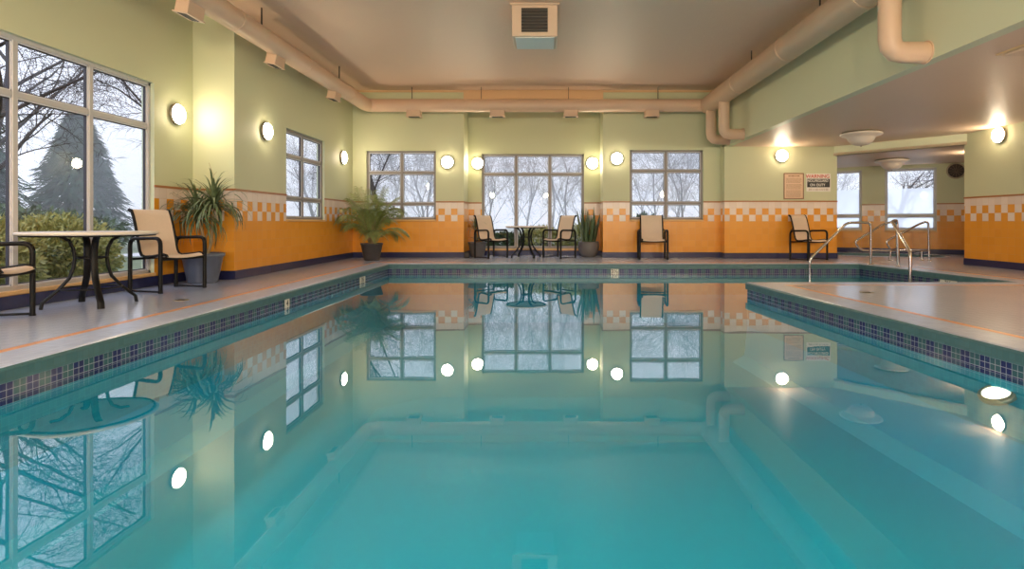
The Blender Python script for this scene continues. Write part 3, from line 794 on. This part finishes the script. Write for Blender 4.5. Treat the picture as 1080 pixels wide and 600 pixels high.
# ------------------------------------------------------------------ tables
def table(x, y, r, rz, label):
    t = thing('round_table', label, 'table', (x, y, 0), rz, 'round patio tables with curved black legs')
    H = .725
    m = MB(); m.lathe([(.0005, H), (r-.012, H), (r, H-.006), (r, H-.024), (r-.012, H-.03), (.0005, H-.03)], 56); m.build('tabletop', M_TABLE, t)
    m = MB(); m.lathe([(r-.05, H-.03), (r-.03, H-.03), (r-.03, H-.045), (r-.05, H-.045)], 40); m.build('rim_ring', M_BLACK, t)
    for k in range(4):
        a = k*PI/2; ca, sa = math.cos(a), math.sin(a)
        pr = [(.30*r/.54, .69), (.24, .685), (.17, .64), (.135, .56), (.125, .47), (.135, .38), (.165, .28), (.24, .18), (.31, .11), (.365, .06), (.375, 0.0)]
        # smooth
        pp = []
        for i in range(len(pr)-1):
            for q in range(3):
                f = q/3; pp.append((pr[i][0]*(1-f)+pr[i+1][0]*f, pr[i][1]*(1-f)+pr[i+1][1]*f))
        pp.append(pr[-1])
        m = MB(); m.tube([(R0*ca, R0*sa, z) for R0, z in pp], .0155, 10, flat=(1.9, .95)); m.build('leg', M_BLACK, t)
    m = MB(); m.tube([(.125*math.cos(a), .125*math.sin(a), .47) for a in [2*PI*i/24 for i in range(25)]], .009, 8, caps=False)
    m.box(-.125, .125, -.006, .006, .462, .474); m.box(-.006, .006, -.125, .125, .462, .474); m.build('centre_ring', M_BLACK, t)
    m = MB(); m.tube([(.245*math.cos(a), .245*math.sin(a), .175) for a in [2*PI*i/36 for i in range(37)]], .008, 8, caps=False); m.build('lower_ring', M_BLACK, t)
table(-4.48, 5.60, .56, math.radians(50), 'round pale-topped table with curved black legs by the big left window')
table(-.46, 13.1, .48, math.radians(30), 'round pale-topped table between two chairs in the window niche')

# ------------------------------------------------------------------ plants
def pot(t, prof, mt, sides=36, M=None):
    m = MB(); m.lathe(prof, sides, M=M); m.build('pot', mt, t)
    top = prof[-1]
    m = MB(); m.lathe([(.0005, top[1]-.0), (top[0], top[1])], 24); m.build('soil', M_SOIL, t)
def blades(m, base, n, L, w, rg, up=(.3, 1.35), droop=1.1, az0=0, azr=2*PI, steps=8, fold=.25):
    for i in range(n):
        az = az0+azr*(i+rg.random()*.8)/n; el = rg.uniform(*up); ln = L*rg.uniform(.75, 1.1)
        p = Vector(base)+Vector((rg.uniform(-.01, .01), rg.uniform(-.01, .01), rg.uniform(-.06, .05))); pts = [p.copy()]
        for s in range(steps):
            e = el-droop*(s/steps)**1.5*(1.2 if el < .9 else .8)*rg.uniform(.85, 1.15)
            p = p+Vector((math.cos(az)*math.cos(e), math.sin(az)*math.cos(e), math.sin(e)))*ln/steps; pts.append(p.copy())
        ws = [w*(.55+.45*math.sin(min(1, j/steps*2.2)*PI/2))*(1-(j/steps)**3) for j in range(steps+1)]; ws[-1] = .0008
        m.ribbon(pts, ws, (-math.sin(az), math.cos(az), .15), fold=fold)
rg = random.Random(11)
t = thing('potted_dracaena', 'tall spiky two-headed dracaena in a slate blue pot before the left wall step', 'potted plant', (-4.66, 7.72, 0))
pot(t, [(.0005, 0), (.17, 0), (.185, .02), (.245, .34), (.268, .355), (.268, .395), (.25, .40), (.24, .36)], M_POTBLUE)
heads = [((-.07, -.02, .92), .17), ((.17, -.03, 1.04), .2)]
m = MB(); m.tube([(.03, 0, .34), (.05, -.02, .5), (.0, -.02, .7), heads[0][0]], [.022, .02, .018, .014], 8)
m.tube([(.05, .01, .34), (.12, 0, .55), (.14, -.02, .8), heads[1][0]], [.02, .018, .016, .013], 8); m.tube([(.02, .05, .34), (.0, .07, .6), (.06, .08, .75)], [.014, .013, .01], 8)
m.build('cane', M_STEM, t)
for (b, q) in heads:
    m = MB(); blades(m, b, 95, .60, .016, rg, (-.35, 1.45), 1.75); clamp(m, (-4.66, 7.72), -4.99, 99, -9, 8.05); m.build('leaf_head', M_DRAC, t)
m = MB(); m.tube([(.17, -.03, 1.04), (.19, -.05, 1.3), (.17, -.04, 1.45), (.10, -.03, 1.62)], [.004, .003, .003, .002], 5); m.tube([(.17, -.04, 1.45), (.21, -.03, 1.5)], .002, 5); m.build('flower_stalk', M_STEM, t)

t = thing('potted_palm', 'bushy arching palm in a charcoal pot in the far left corner', 'potted plant', (-3.74, 12.2, 0))
pot(t, [(.0005, 0), (.15, 0), (.16, .02), (.225, .33), (.235, .335), (.235, .365), (.215, .365), (.21, .33)], M_POTDARK)
m = MB(); fr = MB(); rg = random.Random(5)
for i in range(34):
    az = i*2.399+rg.uniform(-.3, .3); el = rg.uniform(1.05, 1.5); L = rg.uniform(1.0, 1.45); 
    if i < 10: el = rg.uniform(1.3, 1.5); L = rg.uniform(1.1, 1.35)
    if i % 3 == 0 and i > 9: el = rg.uniform(.75, 1.05); L *= .9
    p = Vector((rg.uniform(-.06, .06), rg.uniform(-.06, .06), .33)); pts = [p.copy()]; S = 14
    for s in range(S):
        e = el-(1.7 if i >= 10 else .95 if i >= 4 else .35)*(s/S)**1.5
        p = p+Vector((math.cos(az)*math.cos(e)*.8, math.sin(az)*math.cos(e)*.6, math.sin(e)))*L/S; pts.append(p.copy())
    fr.tube(pts, [.008*(1-.8*j/S) for j in range(S+1)], 5)
    for s in range(4, S+1):
        for sd in (-1, 1):
            for q in (0, .33, .66):
                b = pts[s-1].lerp(pts[s], q); tdir = (pts[s]-pts[s-1]).normalized()
                side = Vector((-math.sin(az), math.cos(az), 0))*sd
                ll = .24*math.sin(PI*(s-2)/(S+1))*rg.uniform(.8, 1.15)+.05
                dd = (side*.8+tdir*.7+Vector((0, 0, -.15))).normalized(); e1 = b+dd*ll*.5; e2 = b+dd*ll+Vector((0, 0, -.35*ll))
                m.ribbon([b, e1, e2], [.003, .0062, .001], tdir, fold=.1)
clamp(m, (-3.74, 12.2), -4.40, 99, -9, 13.0); clamp(fr, (-3.74, 12.2), -4.40, 99, -9, 13.0); m.build('fronds', M_PALM, t); fr.build('frond_stems', M_STEM, t)

t = thing('potted_dracaena', 'small spiky plant in a grey pot half hidden behind the left niche chair', 'potted plant', (-1.62, 13.42, 0))
pot(t, [(.0005, 0), (.15, 0), (.16, .02), (.215, .31), (.225, .315), (.225, .345), (.20, .345), (.195, .31)], M_POTGREY)
m = MB(); m.tube([(-.02, 0, .30), (-.03, 0, .5), (-.05, 0, .66)], [.016, .014, .01], 8); m.build('cane', M_STEM, t)
rg = random.Random(8); m = MB(); blades(m, (-.05, 0, .66), 40, .42, .010, rg, (-.1, 1.45), 1.4); blades(m, (0, 0, .42), 14, .35, .010, rg, (.3, 1.3), 1.2); clamp(m, (-1.62, 13.42), -1.86, 99, -9, 13.76); m.build('leaf_head', M_DRAC, t)
t = thing('door_wedge_box', 'small black box on the floor at left corner of the window niche', 'box', (-1.80, 12.96, 0))
m = MB(); m.rbox(-.06, .06, -.05, .05, 0, .14, .01); m.build('case', M_BLACK, t); m = MB(); m.rbox(-.045, .045, -.053, -.049, .03, .11, .002, 0, None, 1); m.build('front_plate', M_GRILLE, t)

t = thing('potted_snake_plant', 'upright snake plant in a round grey pot at right end of the niche', 'potted plant', (1.00, 13.40, 0))
pot(t, [(.0005, 0), (.15, 0), (.17, .015), (.225, .12), (.25, .24), (.245, .33), (.235, .36), (.22, .36), (.215, .33)], M_POTGREY)
m = MB(); rg = random.Random(21)
for i in range(30):
    az = i*2.399; r0 = .15*math.sqrt(rg.random()); lean = .06+.95*r0*rg.uniform(.6, 1.6); L = rg.uniform(.5, .88)
    p = Vector((r0*math.cos(az), r0*math.sin(az), .31)); pts = []; S = 7; tw = rg.uniform(0, PI)
    for s in range(S+1):
        f = s/S; pts.append(p+Vector((math.cos(az)*lean*f*L*1.0+.012*math.sin(f*7+i), math.sin(az)*lean*f*L, L*f)))
    m.ribbon(pts, [.020*(1+.5*math.sin(f/S*PI))*(1-(f/S)**4)+.0008 for f in range(S+1)], (math.cos(tw), math.sin(tw), 0), fold=.35)
clamp(m, (1.00, 13.40), -9, 1.27, -9, 13.76); m.build('leaves', M_SNAKE, t)

# ------------------------------------------------------------------ outdoors
m = MB(); m.box(-70, -5.25, -40, 80, -.35, -.12); m.box(-5.25, 60, -40, -4.2, -.35, -.12); m.box(-5.25, 60, 17.2, 80, -.35, -.12); m.box(-5.25, 6.2, 14.05, 17.2, -.35, -.12)
o = m.build('lawn', M_GRASS); tag(o, 'winter lawn outside the windows', 'lawn'); o['kind'] = 'structure'
m = MB(); m.box(-12, 6.0, 15.1, 17.0, -.12, -.09); o = m.build('garden_path', M_PATIO); tag(o, 'pale concrete path outside the back windows', 'path'); o['kind'] = 'structure'

def grow(m, rg, p, d, L, r, lvl, droop=0.0, spread=.75):
    S = 5 if lvl < 3 else 4; pts = [p.copy()]; q = p.copy(); dd = d.copy()
    for s in range(S):
        dd = (dd+Vector((rg.gauss(0, .10), rg.gauss(0, .10), rg.gauss(0, .06)-droop*(lvl > 0)))).normalized()
        q = q+dd*L/S; pts.append(q.copy())
    sides = 8 if lvl == 0 else (5 if lvl == 1 else 3)
    m.tube(pts, [r*(1-.62*j/S) for j in range(S+1)], sides, caps=False)
    if lvl >= 5 or L < .16: return
    n = ((7, 6, 5, 4, 3) if droop or spread > .6 else (9, 6, 5, 3, 2))[lvl]
    for i in range(n):
        f0 = (.35 if (droop or spread > .6) else .06) if lvl == 0 else .15; f = f0+(1-f0)*(i+rg.random())/n; k = min(int(f*S), S-1)
        b = pts[k].lerp(pts[k+1], f*S-k); t = (pts[k+1]-pts[k]).normalized()
        ax = t.cross(Vector((rg.gauss(0, 1), rg.gauss(0, 1), rg.gauss(0, 1)))).normalized()
        nd = (Matrix.Rotation(spread*rg.uniform(.6, 1.2), 3, ax) @ t)
        grow(m, rg, b, nd, L*(.62 if lvl == 0 and (droop or spread > .6) else .80 if lvl == 0 else .58)*rg.uniform(.7, 1.1), max(r*.40*(1-.4*f), .003), lvl+1, droop, spread)
def tree_mesh(seed, H, r, droop=0, spread=.75):
    m = MB(); grow(m, random.Random(seed), Vector((0, 0, 0)), Vector((0, 0, 1)), H, r, 0, droop, spread); return m
variants = []
for i, (sd, H) in enumerate(((3, 3.0), (14, 3.4), (27, 2.8))):
    t = thing('bare_tree', 'bare winter tree standing in the mist beyond the back windows', 'tree', group='bare trees beyond the back windows')
    tree_mesh(sd, H, .055, 0, .58).build('branches', M_BARK, t); variants.append(t)
spots = [(-7.5, 23, 1.0), (-4.9, 24, .9), (-2.6, 25, 1.0), (-1.0, 27, 1.05), (.9, 25.5, 1.0), (2.8, 28, 1.1), (5.9, 25, 1.05), (4.6, 24.5, .95), (-6, 28, 1.25), (-10.5, 26, 1.2), (0.3, 31, 1.3), (8.2, 28, 1.2), (12.5, 24.5, 1.0), (15, 30, 1.2), (-13, 33, 1.3), (2.4, 35, 1.3), (-3.6, 30, 1.2), (-8.5, 31, 1.2), (7.0, 31, 1.2), (1.8, 23.5, .8), (-1.9, 33, 1.3), (9.5, 35, 1.3), (-5.2, 36, 1.3), (6.2, 37, 1.4)]
for i, (x, y, s) in enumerate(spots):
    o = variants[i] if i < 3 else copy_tree(variants[i % 3])
    o.location = (x, y, -.12); o.rotation_euler = (0, 0, i*1.7); o.scale = (s, s, s)
def one_tree(label, x, y, seed, H, r, droop, spread, rz=0, s=1):
    t = thing('bare_tree', label, 'tree', (x, y, -.12), rz); tree_mesh(seed, H, r, droop, spread).build('branches', M_BARK, t); t.scale = (s, s, s)
one_tree('large bare tree with drooping twigs outside the big left window', -8.3, 8.4, 41, 3.4, .10, .05, .95, .5, 1.15)
one_tree('second bare tree farther out on the lawn outside the big left window', -11.8, 11.6, 43, 4.2, .12, .02, .8, 1.5, 1.2)
one_tree('bare tree outside the left wall window beyond the step', -8.2, 13.0, 52, 4.2, .12, .02, .8)
one_tree('dark bare tree with spreading twigs outside the back left window', -4.6, 16.3, 61, 3.0, .10, .0, .8, .6)
one_tree('spreading bare tree seen above the frosted hot tub window', 11.7, 19.0, 77, 2.2, .13, .0, .95, .4)

def conifer(x, y, H, R, label, seed):
    rg = random.Random(seed); t = thing('conifer', label, 'tree', (x, y, -.12), 0, 'conifers outside the big left window')
    m = MB(); m.tube([(0, 0, 0), (0, 0, H*.95)], [R*.09, .02], 8); m.build('trunk', M_BARK, t)
    m = MB()
    for i in range(6500):
        f = rg.random()**.8; z = H*(.06+.92*f); rr_ = R*(1-f)**.85+.08; az = rg.uniform(0, 2*PI); q = rr_*math.sqrt(rg.uniform(.35, 1))
        q *= .85+.15*math.sin(az*5+z*3)
        b = Vector((q*math.cos(az), q*math.sin(az), z)); out = Vector((math.cos(az), math.sin(az), -.35+rg.gauss(0, .25))).normalized(); L = rg.uniform(.14, .34)
        m.ribbon([b-out*L*.4, b+out*L*.3, b+out*L+Vector((0, 0, -.06))], [.012, .05, .005], (-math.sin(az), math.cos(az), rg.gauss(0, .4)), fold=.3)
    m.build('foliage', M_CONIFER, t)
conifer(-15.5, 14.8, 5.6, 2.0, 'taller dark conifer outside the big left window', 1)
conifer(-15.8, 19.2, 4.8, 1.7, 'shorter dark conifer right of the taller one, outside the big left window', 2)
conifer(-17.5, 10.6, 4.2, 1.6, 'low conifer outside the leftmost window panes', 3)
def shrub(x, y, rx, ry, h, label, mt, seed, n=2400, leaf=.07, z0=-.12, name='shrub', group=None):
    rg = random.Random(seed); t = thing(name, label, 'shrub', (x, y, z0), 0, group)
    m = MB()
    for i in range(9):
        a = rg.uniform(0, 2*PI); m.tube([(0, 0, 0), (rx*.3*math.cos(a), ry*.3*math.sin(a), h*.4), (rx*.7*math.cos(a), ry*.7*math.sin(a), h*.7)], [.02, .012, .004], 5)
    m.build('stem', M_BARK, t); m = MB()
    for i in range(n):
        az = rg.uniform(0, 2*PI); u = rg.uniform(-.9, 1); q = rg.uniform(.7, 1)*(1+.12*math.sin(az*6+u*5)); s_ = math.sqrt(1-u*u)
        b = Vector((rx*s_*math.cos(az)*q, ry*s_*math.sin(az)*q, h*.5+h*.5*u*q)); nd = (Vector((s_*math.cos(az), s_*math.sin(az), u))+Vector((rg.gauss(0, .6), rg.gauss(0, .6), rg.gauss(0, .6)))).normalized()
        L = leaf*rg.uniform(.7, 1.5); m.ribbon([b, b+nd*L*.5, b+nd*L], [.004, leaf*.26, .002], (rg.gauss(0, 1), rg.gauss(0, 1), rg.gauss(0, 1)), fold=.2)
    m.build('foliage', mt, t)
shrub(-6.35, 6.0, .75, .8, 1.02, 'yellow-green shrub right outside the big left window behind the table', M_SHRUB, 4, 15000, .055)
shrub(-6.5, 7.5, .7, .65, 1.0, 'yellow-green shrub outside the big left window behind the chair', M_SHRUB, 5, 13000, .055)
shrub(-6.45, 4.55, .6, .6, .62, 'low dark shrub outside the leftmost panes of the big window', M_HEDGE, 6, 3000, .10)
shrub(-9.6, 5.2, .9, 3.4, 1.15, 'dark clipped hedge on the lawn outside the big left window', M_HEDGE, 9, 7000, .13, name='hedge')
shrub(-11, 11.5, 1.0, 3.0, 1.2, 'dark green hedge outside the left wall window', M_HEDGE, 10, 5000, .14, name='hedge')
for i, (x, y, rx, h_, mt, lb) in enumerate(((-1.1, 15.2, .5, .62, M_HEDGE, 'low green shrub outside the niche window, left behind the chair'), (-.15, 15.35, .62, .78, M_SHRUB, 'rounded yellow-green shrub outside the niche window, behind the table'), (.95, 15.2, .55, .85, M_SHRUB, 'leafy green shrub outside the niche window behind the snake plant'), (2.7, 15.6, .5, 1.12, M_HEDGE, 'green shrub top just over the sill of the back right window'))):
    shrub(x, y, rx, .4, h_, lb, mt, 30+i, 2200, .10)
# winter mist
def mist(name, x0, x1, y0, y1, dens, label):
    k = NT(name+' air'); k.n.remove(k.b); v = k.new('ShaderNodeVolumeScatter'); v.inputs['Density'].default_value = dens
    v.inputs['Color'].default_value = (.92, .95, 1, 1); k.link(v.outputs[0], k.out.inputs['Volume'])
    m = MB(); m.box(x0, x1, y0, y1, -.1, 14); o = m.build(name, k.m); tag(o, label, 'mist', kind='stuff'); return o
mist('mist', -30, 30, 17.3, 45, .055, 'pale winter mist among the trees beyond the back windows')
mist('mist', -32, -7.6, -8, 17.2, .012, 'thin winter mist outside the left windows')

# ------------------------------------------------------------------ sky, camera, render
w = bpy.data.worlds.new('overcast sky'); bpy.context.scene.world = w; w.use_nodes = True
nt = w.node_tree; bg = nt.nodes['Background']
tc = nt.nodes.new('ShaderNodeTexCoord'); sp = nt.nodes.new('ShaderNodeSeparateXYZ'); nt.links.new(tc.outputs['Generated'], sp.inputs[0])
rp = nt.nodes.new('ShaderNodeValToRGB'); nt.links.new(sp.outputs[2], rp.inputs[0])
rp.color_ramp.elements[0].position = 0; rp.color_ramp.elements[0].color = (.75, .80, .99, 1)
rp.color_ramp.elements[1].position = .6; rp.color_ramp.elements[1].color = (.84, .89, 1.09, 1)
nt.links.new(rp.outputs[0], bg.inputs[0]); bg.inputs[1].default_value = 1.8
cam = bpy.data.cameras.new('camera'); co = bpy.data.objects.new('camera', cam); C.objects.link(co)
co.location = (0, 0, EYE); co.rotation_euler = (PI/2, 0, 0)
cam.sensor_width = 36; cam.lens = 20.0; cam.shift_x = -36/1080; cam.shift_y = -66/1080; cam.clip_start = .05; cam.clip_end = 300
sc = bpy.context.scene; sc.camera = co
sc.view_settings.view_transform = 'Standard'; sc.view_settings.look = 'None'; sc.view_settings.gamma = 1
sc.view_settings.use_curve_mapping = False; sc.view_settings.exposure = 0.45
cy = sc.cycles; cy.use_denoising = True; cy.max_bounces = 10; cy.diffuse_bounces = 5; cy.glossy_bounces = 5; cy.transparent_max_bounces = 24
cy.volume_bounces = 1; cy.sample_clamp_indirect = 6; cy.caustics_reflective = False; cy.caustics_refractive = False; cy.use_light_tree = True
